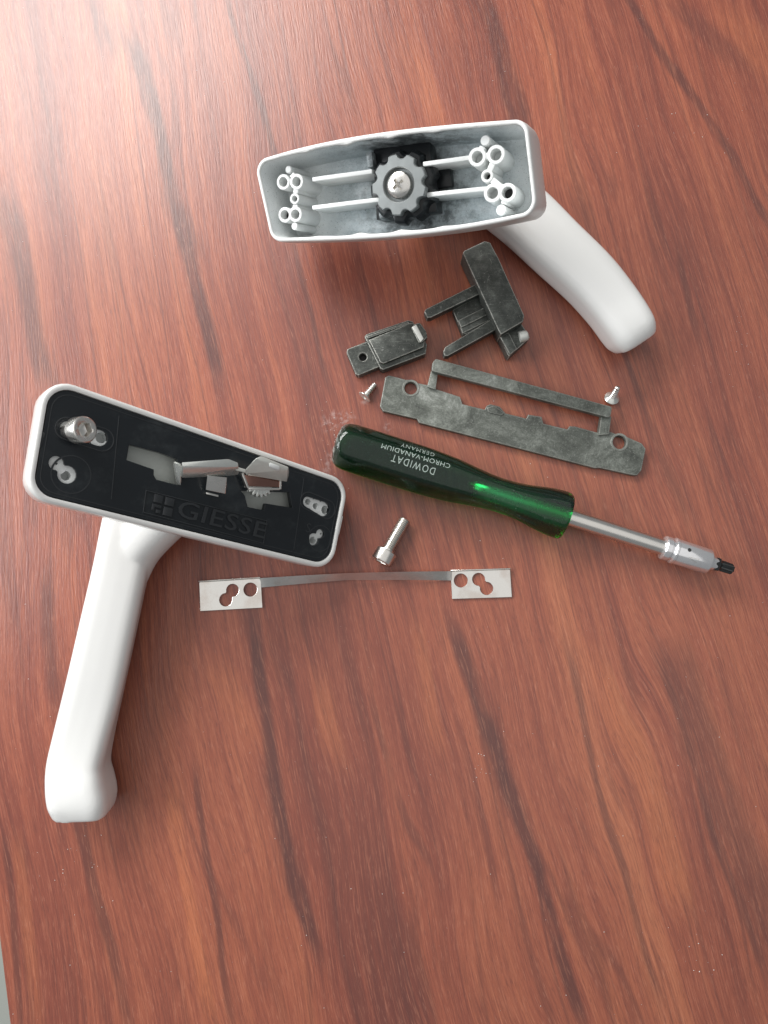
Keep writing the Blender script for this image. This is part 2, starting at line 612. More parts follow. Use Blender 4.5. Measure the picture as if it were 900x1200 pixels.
WOOD = [(0.120, 0.042, 0.034), (0.220, 0.062, 0.041), (0.29, 0.085, 0.050), (0.35, 0.110, 0.059), (0.41, 0.142, 0.073)]
DARK_VEINS = [
    ([(160, 50), (172, 140), (205, 240), (235, 300), (250, 440)], 10, 0.8),
    ([(205, 235), (225, 285)], 16, 0.55),
    ([(110, -10), (123, 50)], 11, 0.7),
    ([(8, 240), (25, 325), (55, 440)], 15, 0.7),
    ([(57, 680), (60, 750), (66, 820)], 9, 0.55),
    ([(270, 5), (300, 110), (322, 190)], 4, 0.7),
    ([(563, 0), (590, 75), (612, 150)], 13, 0.75),
    ([(730, -5), (770, 45), (820, 130), (875, 210), (905, 260)], 7, 0.65),
    ([(795, 10), (830, 40), (860, 70)], 20, 0.4),
    ([(293, 715), (303, 773), (310, 857), (330, 960), (345, 1035), (372, 1110)], 9, 0.8),
    ([(315, 900), (328, 960), (345, 1030)], 15, 0.45),
    ([(540, 745), (560, 810), (590, 910), (620, 1000), (650, 1090), (682, 1190)], 9, 0.78),
    ([(575, 850), (592, 915), (608, 960)], 15, 0.45),
    ([(665, 765), (700, 925), (735, 1030), (770, 1160)], 5, 0.55),
    ([(790, 770), (842, 925), (880, 1030), (915, 1110)], 26, 0.5),
    ([(775, 790), (820, 925), (855, 1030), (895, 1130)], 5, 0.5),
    ([(88, 950), (105, 1020), (125, 1100), (152, 1205)], 8, 0.6),
    ([(228, 915), (250, 1050), (272, 1185)], 5, 0.6),
    ([(795, 300), (815, 380)], 5, 0.5),
    ([(345, 290), (370, 400), (385, 450)], 5, 0.55),
    ([(420, 310), (450, 400)], 5, 0.4),
    ([(5, 990), (14, 1100), (24, 1205)], 5, 0.55),
    ([(440, 830), (470, 930), (500, 1010)], 5, 0.4),
    ([(690, 330), (750, 470), (800, 600)], 5, 0.4),
    ([(480, 1080), (505, 1190)], 8, 0.45),
]
LIGHT_VEINS = [
    ([(700, 780), (730, 850), (770, 960), (795, 1050)], 15, 0.62),
    ([(200, 945), (220, 1065), (248, 1180)], 7, 0.6),
    ([(490, 745), (512, 860)], 9, 0.45),
    ([(255, 790), (285, 860)], 15, 0.4),
    ([(380, 800), (395, 880)], 12, 0.45),
    ([(860, 20), (900, 80)], 22, 0.4),
    ([(20, 1000), (35, 1120), (48, 1205)], 7, 0.4),
    ([(480, 60), (510, 130)], 14, 0.35),
]
RESIDUE = [(386, 496, 4.5), (393, 486, 2.5), (384, 545, 4), (390, 533, 3), (408, 489, 4), (428, 470, 2.2), (421, 505, 2.5), (455, 500, 2.5), (398, 492, 3)]

M = {
    'white': mat_white(),
    'rim': mat_white_worn(),
    'dark': mat_dark_cast(),
    'grey': mat_grey_cast(),
    'steel': mat_metal('brushed_stainless_steel', (0.78, 0.76, 0.72), 0.28, 0.05),
    'sheet': mat_sheet(),
    'chrome': mat_plain('polished_chrome', (0.86, 0.86, 0.87), 0.16, 0.82),
    'zinc': mat_plain('zinc_plated_steel', (0.80, 0.82, 0.78), 0.25, 0.75),
    'copper': mat_metal('copper_brown_link', (0.30, 0.16, 0.13), 0.22),
    'black': mat_black('satin_black_plastic', 0.22),
    'letter': mat_black('highlit_black_plastic', 0.22, (0.028, 0.031, 0.034), False),  # same plastic as the plate, edge highlights put into a lighter colour
    'drive': mat_black('greasy_black_plastic', 0.28, (0.012, 0.014, 0.016)),
    'bit': mat_metal('blackened_tool_steel', (0.10, 0.105, 0.105), 0.28),
    'hole_shade': mat_plain('recess_shade_black', (0.02, 0.02, 0.02), 0.6),  # near-black colour that paints the shade inside holes
    'print': mat_plain('pale_stamped_print', (0.33, 0.40, 0.36), 0.5),
    'cast': mat_plain('light_cast_zinc', (0.74, 0.75, 0.70), 0.35, 0.25),
    'washer': mat_plain('worn_grey_washer', (0.27, 0.29, 0.29), 0.42, 0.4),
    'boss': mat_plain('white_cast_boss', (0.84, 0.86, 0.85), 0.4),
    'shade': mat_plain('shaded_white_interior', (0.78, 0.82, 0.77), 0.5),  # white housing interior with its shade tinted into the colour
    'green': mat_green(),
    'wood': mat_wood(),
    'floor': mat_plain('grey_floor_tile', (0.42, 0.44, 0.40), 0.5),
    'dust': mat_plain('pale_dust', (0.75, 0.70, 0.66), 0.8),
}

# ------------------------------------------------------------------ table and floor
a, b = P(0, 1110), P(11, 1200)
t = (a - b).normalized()
e0, e1 = b - t * 160, a + t * 700
tb = hull([(p[0], p[1], z) for p in ((e0.x, e0.y), (e1.x, e1.y), (640, e1.y), (640, e0.y)) for z in (-26, 0)], 1.2, 3)
table = tag(build('table_top', *tb, M['wood']), 'red-brown wood-grain laminate table top under all the parts', 'table', kind='structure')
fl = build('floor', [(-2500, -2500, -740), (2500, -2500, -740), (2500, 2500, -740), (-2500, 2500, -740)], [(0, 1, 2, 3)], M['floor'])
tag(fl, 'grey floor seen past the table edge', 'floor', kind='structure')

# ------------------------------------------------------------------ levers
def lever_shape(path, power=3.0, n=28):
    """path: (px, py, z, half width, half height, roll); rounded bar swept along it"""
    c = [P(px, py, z) for px, py, z, *_ in path]
    # resample smoothly
    T, C, W, Hh, R = [], [], [], [], []
    m = len(path)
    def cr(a, b, c_, d, u):
        return 0.5 * ((2 * b) + (c_ - a) * u + (2 * a - 5 * b + 4 * c_ - d) * u * u + (3 * b - a - 3 * c_ + d) * u ** 3)
    pts = []
    for i in range(m - 1):
        for s in range(6):
            u = s / 6
            i0, i1, i2, i3 = max(i - 1, 0), i, i + 1, min(i + 2, m - 1)
            pos = cr(c[i0], c[i1], c[i2], c[i3], u)
            par = [cr(path[i0][j], path[i1][j], path[i2][j], path[i3][j], u) for j in (3, 4, 5)]
            pts.append((pos, par))
    pts.append((c[-1], list(path[-1][3:6])))
    rings = []
    for i, (pos, (hw, hh, roll)) in enumerate(pts):
        t = (pts[min(i + 1, len(pts) - 1)][0] - pts[max(i - 1, 0)][0]).normalized()
        side = t.cross(Vector((0, 0, 1))).normalized()
        up = side.cross(t).normalized()
        q = Matrix.Rotation(math.radians(roll), 3, t)
        side, up = q @ side, q @ up
        r = []
        for k in range(n):
            a = 2 * math.pi * k / n
            ca, sa = math.cos(a), math.sin(a)
            x = math.copysign(abs(ca) ** (2 / power), ca) * hw
            y = math.copysign(abs(sa) ** (2 / power), sa) * hh
            r.append(pos + side * x + up * y)
        rings.append(r)
    return loft(rings)

def lever_part(name, path, neck, parent, power, voxel=0.75, smooth=14, gusset=None):
    parts = [lever_shape(path, power)]
    if gusset:
        parts.append(lever_shape(gusset, 2.4))
    if neck:
        (o, z, prof) = neck
        fr = frame_z(o, z)
        v, f = lathe(prof, 32)
        parts.append(([fr(*p) for p in v], f))
    v, f = remesh_union(merge(*parts), voxel, smooth)
    zmin = min(p[2] for p in v)
    v = [(p[0], p[1], p[2] - zmin if p[2] < 30 else p[2] - zmin * max(0, 1 - (p[2] - 30) / 15)) for p in v]
    return build(name, v, f, M['white'], parent, sharp=60)

def housing_shell(corners, radius, bulge, rings, flare=0.0):
    """corners: ccw outer corners in the housing's own frame; rings: (inset, z)"""
    hl = max(abs(c[0]) for c in corners)
    out = []
    rnd = random.Random(3)
    ph = [rnd.uniform(0, 6.28) for _ in range(6)]
    for d, z, jt in rings:
        r = max(radius - d * 0.8, 1.2)
        pts = fillet(offset_poly(corners, d), r, 8, 22)
        q = []
        for i, p in enumerate(pts):
            s = 1 + bulge * max(0, 1 - (p.x / hl) ** 2)
            y = p.y * s
            if jt:
                w = math.sin(p.x * 0.33 + ph[0]) * 0.5 + math.sin(p.x * 0.71 + ph[1]) * 0.35 + math.sin(p.x * 1.37 + ph[2]) * 0.2
                y -= math.copysign(max(0, w) * jt * max(0, 1 - (p.x / hl / 0.8) ** 2), y)
            q.append((p.x + flare * min(1.0, -z / 10) * max(0, p.x / hl) ** 3, y, z))
        out.append(q)
    return loft(out, True, True)

# ================================================================== opened handle, upper right
_n = Vector((-0.34, -0.33, 0.88)).normalized()
_x = Vector((0.925, 0.02, 0.0)); _x.z = -(_n.x * _x.x + _n.y * _x.y) / _n.z; _x.normalize()
U = Frame(P(466, 214, 56), _x, _n.cross(_x), _n)
uc = [Vector(U.hit(*p)) for p in ((318, 283), (630, 247), (618, 141), (297, 189))]
base = P(700, 370, 0)
uh = thing('window_handle', (base.x, base.y, 0), 'white lever handle with its hollow base open, showing drive wheel and screw posts', 'handle')
UD, UF = 26.0, 22.0
rings = [(10, -UD, 0), (5.5, -UD, 0), (2.8, -UD + 0.8, 0), (1.4, -UD + 2.6, 0), (0.7, -UD + 6, 0), (0.3, -13, 0), (0.05, -5, 0), (0.05, -1, 0), (0.2, -0.25, 0), (0.55, 0, 0), (1.25, 0, 0.0), (1.5, -0.2, 0.8), (1.6, -1.0, 1.2), (1.75, -3, 1.1)]
build('housing', *housing_shell(uc, 5.0, 0.235, rings + [(1.8, -3.3, 1.0)], 2.6), M['rim'], uh, U, sharp=50)
# inner lining: walls and floor of the cavity (raw casting)
inner = [(1.65, -0.9, 1.25), (1.85, -3.5, 1.1), (2.3, -9, 0.5), (3.0, -UF + 1.5, 0), (4.6, -UF, 0)]
gc = U(*U.hit(470, 215), -8)
M['inside'] = mat_inside(tuple(gc))
def open_shell(corners, radius, bulge, rings):
    return housing_shell(corners, radius, bulge, rings)
v, f = housing_shell(uc, 5.0, 0.235, inner)
f = f[:-2] + [f[-1]]
# the housing solid is hollowed by dropping its top cap
hs = uh.children[0]
bm = bmesh.new(); bm.from_mesh(hs.data)
big = sorted(bm.faces, key=lambda q: len(q.verts), reverse=True)[:2]
top = max(big, key=lambda q: q.calc_center_median().z)
bmesh.ops.delete(bm, geom=[top], context='FACES_ONLY')
bm.to_mesh(hs.data); bm.free()
build('inner_wall', v, f, M['inside'], uh, U, sharp=40)

def boss(px, py, r, hole, dz, mat, holemat, parent, fr, floor, jz=0.0):
    x, y = fr.hit(px, py, dz)
    dz += jz
    if hole:
        v, f = lathe([(r + 0.25, floor - 0.3), (r, dz - 0.3), (r - 0.25, dz), (hole + 0.15, dz), (hole, dz - 0.2), (hole * 0.92, dz - 7)], 24, False, True, x, y)
        o = build('screw_post', v, f, mat, parent, fr)
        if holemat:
            build('bore_shade', *lathe([(hole * 0.9, dz - 5.5), (hole * 0.9, dz - 5.2)], 20, True, True, x, y), holemat, o, fr)  # dark disc painted as the shade down the post
    else:
        v, f = lathe([(r + 0.3, floor - 0.3), (r, dz - 0.4), (r - 0.35, dz)], 20, False, True, x, y)
        build('alignment_pin', v, f, mat, parent, fr)
    return x, y

bz = -3.2
cl = {}
for i, (px, py, r, h, hm) in enumerate([(331.8, 213.3, 3.1, 1.9, None), (347.3, 212.9, 3.1, 1.9, None), (344.9, 232.9, 2.2, 1.2, 'hole_shade'), (333.3, 251.8, 3.1, 1.9, 'hole_shade'), (345.6, 251.1, 3.1, 1.9, None), (337.3, 198.5, 1.5, 0, None), (344.4, 265, 1.5, 0, None)]):
    cl[i] = boss(px, py, r, h, bz, M['boss'], M[hm] if hm else None, uh, U, -UF, -0.07 * i)
cr_ = {}
for i, (px, py, r, h, hm) in enumerate([(559.3, 184, 3.45, 2.1, None), (581.1, 181.1, 3.45, 2.1, None), (570.7, 206.2, 2.4, 1.3, 'hole_shade'), (577.1, 226.2, 3.45, 2.1, None), (594.4, 225.6, 3.45, 2.1, 'hole_shade'), (568.4, 164.4, 1.9, 0, None), (587, 246, 2.0, 0, None)]):
    cr_[i] = boss(px, py, r, h, bz, M['boss'], M[hm] if hm else None, uh, U, -UF, -0.07 * i)
# webs between the posts
def web(a, b, w, z1, fr, parent, name='web', mat='boss', z0=-UF):
    a, b = Vector(a), Vector(b)
    t = (b - a).normalized(); n = Vector((-t.y, t.x)) * w
    build(name, *hull([(*(q + s * n), z) for q in (a, b) for s in (-1, 1) for z in (z0, z1)], min(0.3, w * 0.5)), M[mat], parent, fr)
for c in (cl, cr_):
    for j, (i, k) in enumerate(((0, 1), (1, 2), (2, 4), (3, 4), (5, 1 if c is cl else 0), (6, 4))):
        A, B = Vector(c[i]), Vector(c[k])
        d = (B - A).normalized()
        off = 2.2
        if (B - A).length > 2 * off + 0.5:
            web(A + d * off, B - d * off, 1.15, bz - 0.28 - 0.05 * j, U, uh)
# long ribs
for (p0, p1) in (((366, 210.3), (436, 200.8)), ((366, 243.5), (445, 233.8)), ((495.6, 192.4), (554, 184.2)), ((500, 228.4), (572, 220.8))):
    web(U.hit(*p0, -6), U.hit(*p1, -6), 0.85, -5.8, U, uh, 'rib', 'boss')
# black plastic bearing in the middle
sq = [Vector(U.hit(*p, -13)) for p in ((441, 258), (512, 248), (503, 164), (437, 176))]
build('bearing_block', *hull([(q.x, q.y, z) for q in sq for z in (-UF - 0.2, -13)], 0.4), M['drive'], uh, U)
for p0, p1 in (((432, 178), (434, 196)), ((446, 240), (448, 256))):
    web(U.hit(*p0, -9), U.hit(*p1, -9), 1.3, -9, U, uh, 'bracket', 'inside')
sk = [Vector(U.hit(*p, -18)) for p in ((508, 222), (530, 218), (527, 194), (505, 197))]
build('socket_pad', *hull([(q.x, q.y, z) for q in sk for z in (-UF - 0.2, -18)], 0.4), M['drive'], uh, U)
wx, wy = U.hit(467, 216.5, -2.6)
def lobes(k, depth, phase=0.0, sharp=2.2):
    def fn(a, r):
        c = math.cos(k * a + phase)
        return r - depth * max(0.0, c) ** (1 / sharp) if c > 0 else r
    return fn
fr = Frame(U(wx, wy, 0), U.x, U.y, U.z)
wl = lobes(9, 1.7, 0.6)
wheel = build('drive_wheel', *loft([circle(13.8, -14.5, 144, fn=lobes(9, 1.9, 0.6)), circle(14.4, -13.8, 144, fn=lobes(9, 1.9, 0.6)), circle(14.0, -8.6, 144, fn=lobes(9, 1.9, 0.6)), circle(12.9, -7.2, 144, fn=lobes(9, 1.9, 0.6)), circle(8, -6.6, 144)]), M['drive'], uh, fr)
build('toothed_washer', *loft([circle(11.0, -6.7, 144, fn=wl), circle(11.3, -6.3, 144, fn=wl), circle(11.3, -3.2, 144, fn=wl), circle(10.9, -2.8, 144, fn=wl), circle(6.7, -2.7, 144), circle(6.4, -3.0, 144), circle(6.3, -5.2, 144)], True, True), M['washer'], wheel, fr)

def bool_cut(vf, cutters):
    me = bpy.data.meshes.new('a'); me.from_pydata(vf[0], [], vf[1])
    ob = bpy.data.objects.new('a', me)
    tmp = []
    for c in cutters:
        mc = bpy.data.meshes.new('c'); mc.from_pydata(c[0], [], c[1])
        bmx = bmesh.new(); bmx.from_mesh(mc); bmesh.ops.recalc_face_normals(bmx, faces=bmx.faces); bmx.to_mesh(mc); bmx.free()
        oc = bpy.data.objects.new('c', mc); col.objects.link(oc); tmp.append(oc)
        m = ob.modifiers.new('b', 'BOOLEAN'); m.operation = 'DIFFERENCE'; m.object = oc; m.solver = 'EXACT'
    bmx = bmesh.new(); bmx.from_mesh(me); bmesh.ops.recalc_face_normals(bmx, faces=bmx.faces); bmx.to_mesh(me); bmx.free()
    r = eval_mesh(ob)
    for oc in tmp:
        bpy.data.objects.remove(oc)
    return r

def rotz(vf, deg):
    c, s = math.cos(math.radians(deg)), math.sin(math.radians(deg))
    return [(x * c - y * s, x * s + y * c, z) for x, y, z in vf[0]], vf[1]

dome = lathe([(4.6, -5.6), (5.1, -4.8), (5.15, -3.6), (4.8, -2.75), (4.1, -2.3), (2.8, -2.0), (1.4, -1.9), (0.3, -1.88)], 48)
cut = [rotz(hull([(x, y, z) for x, y, z in [(-3.0, -0.65, 0), (3.0, -0.65, 0), (-3.0, 0.65, 0), (3.0, 0.65, 0), (-1.9, -0.5, -4.2), (1.9, -0.5, -4.2), (-1.9, 0.5, -4.2), (1.9, 0.5, -4.2)]], 0), g) for g in (28, 118)]
sc = build('cross_head_screw', *bool_cut(dome, cut), M['steel'], wheel, fr, sharp=30)

nb = U(*U.hit(474, 214, -UD), -UD)
lever_part('lever', [
    (478, 205, 14.5, 9, 9.5, 0), (520, 205, 13.5, 12.5, 10.5, 0), (570, 222, 12.5, 13.0, 11, 0), (612, 252, 12, 13.0, 11, 0), (652, 290, 11.5, 12.5, 11, 0),
    (690, 326, 11.5, 12.0, 10.8, 0), (717, 358, 11.5, 11.4, 10.6, 0), (733, 381, 11.5, 11.0, 10.8, 0), (740, 393, 11, 10.4, 10.2, 0), (745, 402, 10, 8.6, 8, 0)],
    (nb, -U.z, [(13, -1), (12.5, 3), (11, 8), (10.5, 18)]), uh, 3.6, 0.7, 10)

# ================================================================== assembled handle, lower left
B = Frame((-68.88, 5.98, 49.02), (0.7977, -0.1976, -0.5698), (0.1991, 0.9781, -0.0605), (0.5693, -0.0651, 0.8196))
pc = [Vector(B.hit(*p)) for p in ((38.8, 577), (385.5, 661.5), (403.7, 568.4), (60, 449.5))]
oc = offset_poly(pc, -2.4)
base = P(110, 800, 0)
bh = thing('window_handle', (base.x, base.y, 0), 'white lever handle lying with its black plastic backing plate up', 'handle')
BD = 17.0
rings = [(10, -BD, 0), (5, -BD, 0), (2.4, -BD + 0.8, 0), (0.8, -BD + 2.6, 0), (0.1, -BD + 6, 0), (0, -4, 0), (0.05, -0.9, 0), (0.4, -0.2, 0), (0.9, 0, 0), (1.7, 0, 0), (2.1, -0.2, 0), (2.2, -0.7, 0), (2.3, -6, 0), (2.6, -10.5, 0), (4.5, -11, 0)]
build('housing', *housing_shell(oc, 9.0, 0.0, rings), M['white'], bh, B, sharp=50)

pl = [(p.x, p.y) for p in fillet(offset_poly(pc, 0.12), 6.6, 8, 2)]
h_slot = capsule(B.hit(80, 502), B.hit(117, 513), 2.6, 2.9)
h_key1 = keyhole(B.hit(66.5, 542.5), 2.5, B.hit(79, 556), 3.2, 1.7)
h_L = [B.hit(*p) for p in ((152, 521), (188, 530.5), (208, 538), (212, 569), (184, 562), (181, 557), (181, 550), (149, 539))]
h_R = [B.hit(*p) for p in ((283, 575), (340, 577), (343, 595), (312, 590), (310, 598), (291, 594), (288, 581))]
h_tri = capsule(B.hit(361.5, 588), B.hit(380, 596.5), 2.2, 3.1)
h_key2 = keyhole(B.hit(376.2, 625.5), 2.0, B.hit(368.5, 632), 2.6, 1.3)
holes = [h_slot, h_key1, h_L, h_R, h_tri, h_key2]
bp = build('backing_plate', *weld(plate([pl] + holes, -3.2, -0.55, 0.2)), M['black'], bh, B, sharp=14)
tag(bp, 'black plastic backing plate with keyholes and raised lettering')
# shallow lips round the screw openings
def lip(name, c, r, w, z, sx=1.0):
    prof = [circle(r + w, z - 0.2, 40), circle(r + w * 0.8, z + 0.12, 40), circle(r + w * 0.2, z + 0.12, 40), circle(r, z - 0.2, 40)]
    v, f = loft(prof, False, False)
    build(name, [(c[0] + p[0] * sx, c[1] + p[1], p[2]) for p in v], f, M['letter'], bp, B)
lip('countersink_ring', B.hit(84, 556), 6.3, 0.7, -0.6)
lip('countersink_ring', B.hit(376, 631), 5.2, 0.6, -0.6)
for a_, b_, ra in ((B.hit(79, 502), B.hit(120, 515), 4.1), (B.hit(362, 587), B.hit(384, 597), 3.9)):
    v, f = plate([capsule(a_, b_, ra, ra + 0.3, 16), capsule(a_, b_, ra - 0.5, ra - 0.2, 16)], -0.75, -0.38, 0.12)
    build('slot_lip', *weld((v, f)), M['letter'], bp, B)
# parting ridges across the plate and along its edge
for p0, p1 in (((140, 487), (131, 585)), ((357, 560), (345, 645))):
    a_, b_ = Vector(B.hit(*p0)), Vector(B.hit(*p1))
    web(a_, b_, 0.16, -0.42, B, bp, 'parting_ridge', 'letter', -0.8)
e_out = [(p.x, p.y) for p in fillet(offset_poly(pc, 1.3), 6.0, 8, 2)]
e_in = [(p.x, p.y) for p in fillet(offset_poly(pc, 1.65), 5.8, 8, 2)]
build('edge_ridge', *weld(plate([e_out, e_in], -0.8, -0.42, 0.08)), M['letter'], bp, B)
# notches: moulding catches in the rim at both short ends
for p, sgn in (((402, 616), -1), ((47, 515), 1)):
    x, y = B.hit(*p)
    x -= 1.9 if sgn < 0 else 0
    build('edge_catch', *hull([(x + sgn * (-1.2), y - 4.2, z) for z in (-2, -0.3)] + [(x + sgn * (-1.2), y + 4.2, z) for z in (-2, -0.3)] + [(x + sgn * 1.2, y - 2.6, z) for z in (-2, -0.3)] + [(x + sgn * 1.2, y + 2.6, z) for z in (-2, -0.3)], 0.3), M['white'] if sgn < 0 else M['letter'], bh, B)
# white bosses seen through the openings
def inner_boss(px, py, r, hole, z=-1.7, j=0.0):
    x, y = B.hit(px, py, z)
    o = build('screw_post', *lathe([(r + 0.2, -11), (r, z + j), (hole + 0.1, z + j), (hole, z - 0.2), (hole, z - 6)], 24, False, True, x, y), M['boss'], bh, B)
for i, q in enumerate(((119, 513, 4.2, 2.0), (84, 505, 4.2, 2.5), (66, 543, 4.0, 0.5), (77, 557.5, 4.2, 1.7), (361, 588, 2.8, 1.3), (370, 593, 3.0, 1.3), (381, 597.5, 4.0, 1.8), (367, 633, 4.0, 1.5), (376.5, 625.5, 3.6, 0.5))):
    inner_boss(*q, j=-0.06 * i)
build('inner_floor', *plate([[(p.x, p.y) for p in fillet(offset_poly(pc, 3.0), 4, 5, 2)]], -9.2, -8.6, 0.1), M['shade'], bh, B)
# lettering
def text_on(body, quad, z0, h, mat, parent, name, fr, spacing=1.0, bold=0.0):
    """quad: lower-left, lower-right, upper-left px corners on the plate"""
    V, Fc = text_mesh(body, 0.5, spacing, bold)
    o_, r_, u_ = (Vector(fr.hit(*q, z0)) for q in quad)
    vv = []
    for x, y, z in V:
        p = o_ + (r_ - o_) * x + (u_ - o_) * y
        vv.append((p.x, p.y, z0 + (h if z > 0 else -0.3)))
    return build(name, vv, Fc, mat, parent, fr, sharp=20)
text_on('GIESSE', ((206, 605), (308.5, 631.5), (211.5, 585.5)), -0.55, 0.75, M['letter'], bp, 'lettering', B, 1.05, 0.004)
text_on('S', ((357.5, 623), (362.5, 624.5), (360, 612.5)), -0.55, 0.14, M['letter'], bp, 'lettering', B)
fq = [B.hit(*p) for p in ((167.5, 600.5), (309.5, 637.5), (313.5, 610), (171, 574))]
fq2 = [tuple(p) for p in offset_poly([Vector(p) for p in fq], 0.35)]
build('logo_frame', *weld(plate([fq, fq2], -0.85, -0.1, 0.08)), M['letter'], bp, B)
def q4(*pts): return [B.hit(*p) for p in pts]
o_, r_, u_ = Vector(B.hit(174, 599)), Vector(B.hit(201, 606)), Vector(B.hit(178, 577.5))
def lg(x, y):
    p = o_ + (r_ - o_) * x + (u_ - o_) * y
    return (p.x, p.y)
for poly in ([(0.12, 0.56), (0.5, 0.56), (0.5, 1), (0.12, 1)], [(0.6, 0.56), (1, 0.56), (1, 1), (0.6, 1)], [(0.6, 0), (1, 0), (1, 0.46), (0.6, 0.46)],
             [(0.1, 0.12), (0.22, 0.12), (0.22, 0.3), (0.5, 0.3), (0.5, 0.46), (0.1, 0.46)], [(0.3, 0.02), (0.5, 0.02), (0.5, 0.2), (0.3, 0.2)]):
    build('emblem_square', *weld(plate([[lg(*p) for p in poly]], -0.85, 0.1, 0.1)), M['letter'], bp, B)

# sliding drive link standing out of the plate
def hpx(pts, bevel=0.35):
    return hull([(*B.hit(px, py, dz), dz) for px, py, dz in pts], bevel)
dl = build('drive_link', *hpx([(213, 541.5, 9), (268, 537.5, 9), (279, 542, 9), (279.5, 547, 9), (267, 543.5, 9), (214, 547, 9), (212, 559, 4.0), (214, 560.5, 4.0), (268, 558, 4.0), (280, 556.5, 4.0), (211, 553, 4.0)], 0.3), M['zinc'], bh, B)
build('link_pin', *hpx([(276, 546.5, 7.5), (276, 551, 7.5), (288, 550, 7.5), (288, 554, 7.5), (276, 547, 6), (276, 551.5, 6), (288, 550.5, 6), (288, 554.5, 6)], 0.25), M['cast'], dl, B)
build('link_arm', *hpx([(203, 540, 5), (212, 543, 5), (213, 548, 5), (207, 568, -1), (212, 570, -1), (207, 543, -6), (213, 570, -6), (203, 545, -6)], 0.4), M['zinc'], dl, B)
build('guide_tab', *hpx([(243, 557, 5), (266, 559.5, 5), (264.5, 579, 2.2), (241, 574, 2.2), (243, 557, 4), (266, 559.5, 4), (264.5, 579, 1.0), (241, 574, 1.0)], 0.25), M['steel'], dl, B)
build('guide_foot', *hpx([(241.5, 576.5, 1.0), (256, 580, 1.0), (256, 582.5, 1.0), (241.5, 579, 1.0), (241.5, 576.5, -0.5), (256, 580, -0.5), (256, 582.5, -0.5), (241.5, 579, -0.5)], 0.15), M['steel'], dl, B)
cb = build('cam_block', *hpx([(299.5, 537, 11), (306, 534, 11), (338, 547, 11), (337.5, 551, 11), (306.5, 540.5, 11), (286, 551.5, 5), (285.5, 555, 4), (305, 559.5, 4), (336, 565, 4), (339, 553, 4)], 0.3), M['cast'], bh, B)
build('cam_notch', *hpx([(316, 541.5, 11.4), (328, 546, 11.4), (327.5, 551, 11.0), (315, 546.5, 11.0), (316, 543, 8.5), (328, 548, 8.5), (327.5, 553, 8.5), (315, 549, 8.5)], 0.5), M['boss'], cb, B)
build('link_plate', *hpx([(286, 556, 3.2), (328, 563, 3.2), (327, 571, 3.2), (292, 570, 3.2), (286, 556, 2.4), (328, 563, 2.4), (327, 571, 2.4), (292, 570, 2.4)], 0.2), M['copper'], cb, B)
for q in (((284, 554), (291, 572)), ((291, 572.5), (328, 573)), ((329, 560), (328.5, 573.5))):
    a_, b_ = (Vector(B.hit(*p, 3.4)) for p in q)
    web(a_, b_, 0.5, 3.6, B, cb, 'link_edge', 'steel', 1.8)

gx, gy = B.hit(305, 564, 1.6)
tooth = lambda a, r: r * (1 + 0.09 * math.cos(20 * a))
build('pinion', *loft([circle(6.0, -0.3, 160, fn=tooth), circle(6.0, 2.0, 160, fn=tooth), circle(5.4, 2.3, 160), circle(1.0, 2.3, 160)]), M['zinc'], bh, Frame(B(gx, gy, 0), B.x, B.y, B.z))
nb = B(*B.hit(214, 566, -BD), -BD)
lever_part('lever', [
    (181, 512, 15, 8.5, 9.5, -13), (171, 548, 14, 11.2, 12, -13), (156, 605, 13.5, 11.7, 12, -13), (141.5, 670, 13, 11.3, 11.8, -13), (126, 740, 13, 11.5, 11.6, -13), (111.5, 805, 13, 11.6, 11.6, -13),
    (98.5, 862, 13, 11.4, 11.8, -8), (92.5, 895, 13, 11.5, 12.2, -4), (94.5, 919, 13.0, 12.2, 12.4, 0), (97.5, 937, 12.6, 12.3, 12.0, 0), (98.5, 952, 11.8, 10.8, 10.2, 0)],
    (nb, -B.z, [(14, -1), (13.2, 3), (11.8, 9), (11.4, 16), (11.2, 27)]), bh, 4.4, 0.7, 16, [(224, 580, 25, 10, 10, 0), (194, 605, 20, 10.5, 11, 0), (160, 643, 14, 10.2, 11, 0), (144, 690, 12.5, 8, 8, 0)])

# ================================================================== screws
def cap_screw(fr, length, label, thread_from=3.0, head=1.0, shank=1.0):
    base = fr(0, 0, 0)
    s = thing('cap_screw', (base.x, base.y, max(0, base.z - 6)), label, 'screw')
    n = 48
    k_ = head
    hd = [circle(2.6, -0.05, n), circle(4.0, 0, n), circle(4.25, 0.25, n), circle(4.25, 4.3, n), circle(4.1, 4.75, n), circle(3.75, 5.0, n), circle(2.75, 5.0, n), circle(2.15, 4.75, n, fn=hexr), circle(2.1, 4.6, n, fn=hexr), circle(2.0, 2.2, n, fn=hexr), circle(0.6, 1.5, n)]
    hd = [[(x * k_, y * k_, z * k_) for x, y, z in r] for r in hd]
    build('head', *loft(hd), M['steel'], s, fr, sharp=28)
    prof = [(2.45, 0.1), (2.45, -thread_from)]
    z = -thread_from
    while z > -length + 1.0:
        prof += [(2.48, z - 0.05), (2.05, z - 0.36), (2.05, z - 0.46), (2.48, z - 0.78)]
        z -= 0.8
    prof += [(1.9, -length), (0.3, -length - 0.02)]
    prof = [(r * shank, z) for r, z in prof]
    build('threaded_shank', *lathe(prof, 28), M['steel'], s, fr, sharp=25)
    return s
# standing in the slot of the black plate, leaning
ax = Vector((0.80, -0.04, 0.60)).normalized()
foot = B(*B.hit(80, 506, -0.5), -0.5)
cap_screw(frame_z(foot + ax * 5.2, ax), 14, 'steel socket cap screw standing tilted in a slot of the black plate', 8.0, 1.1)
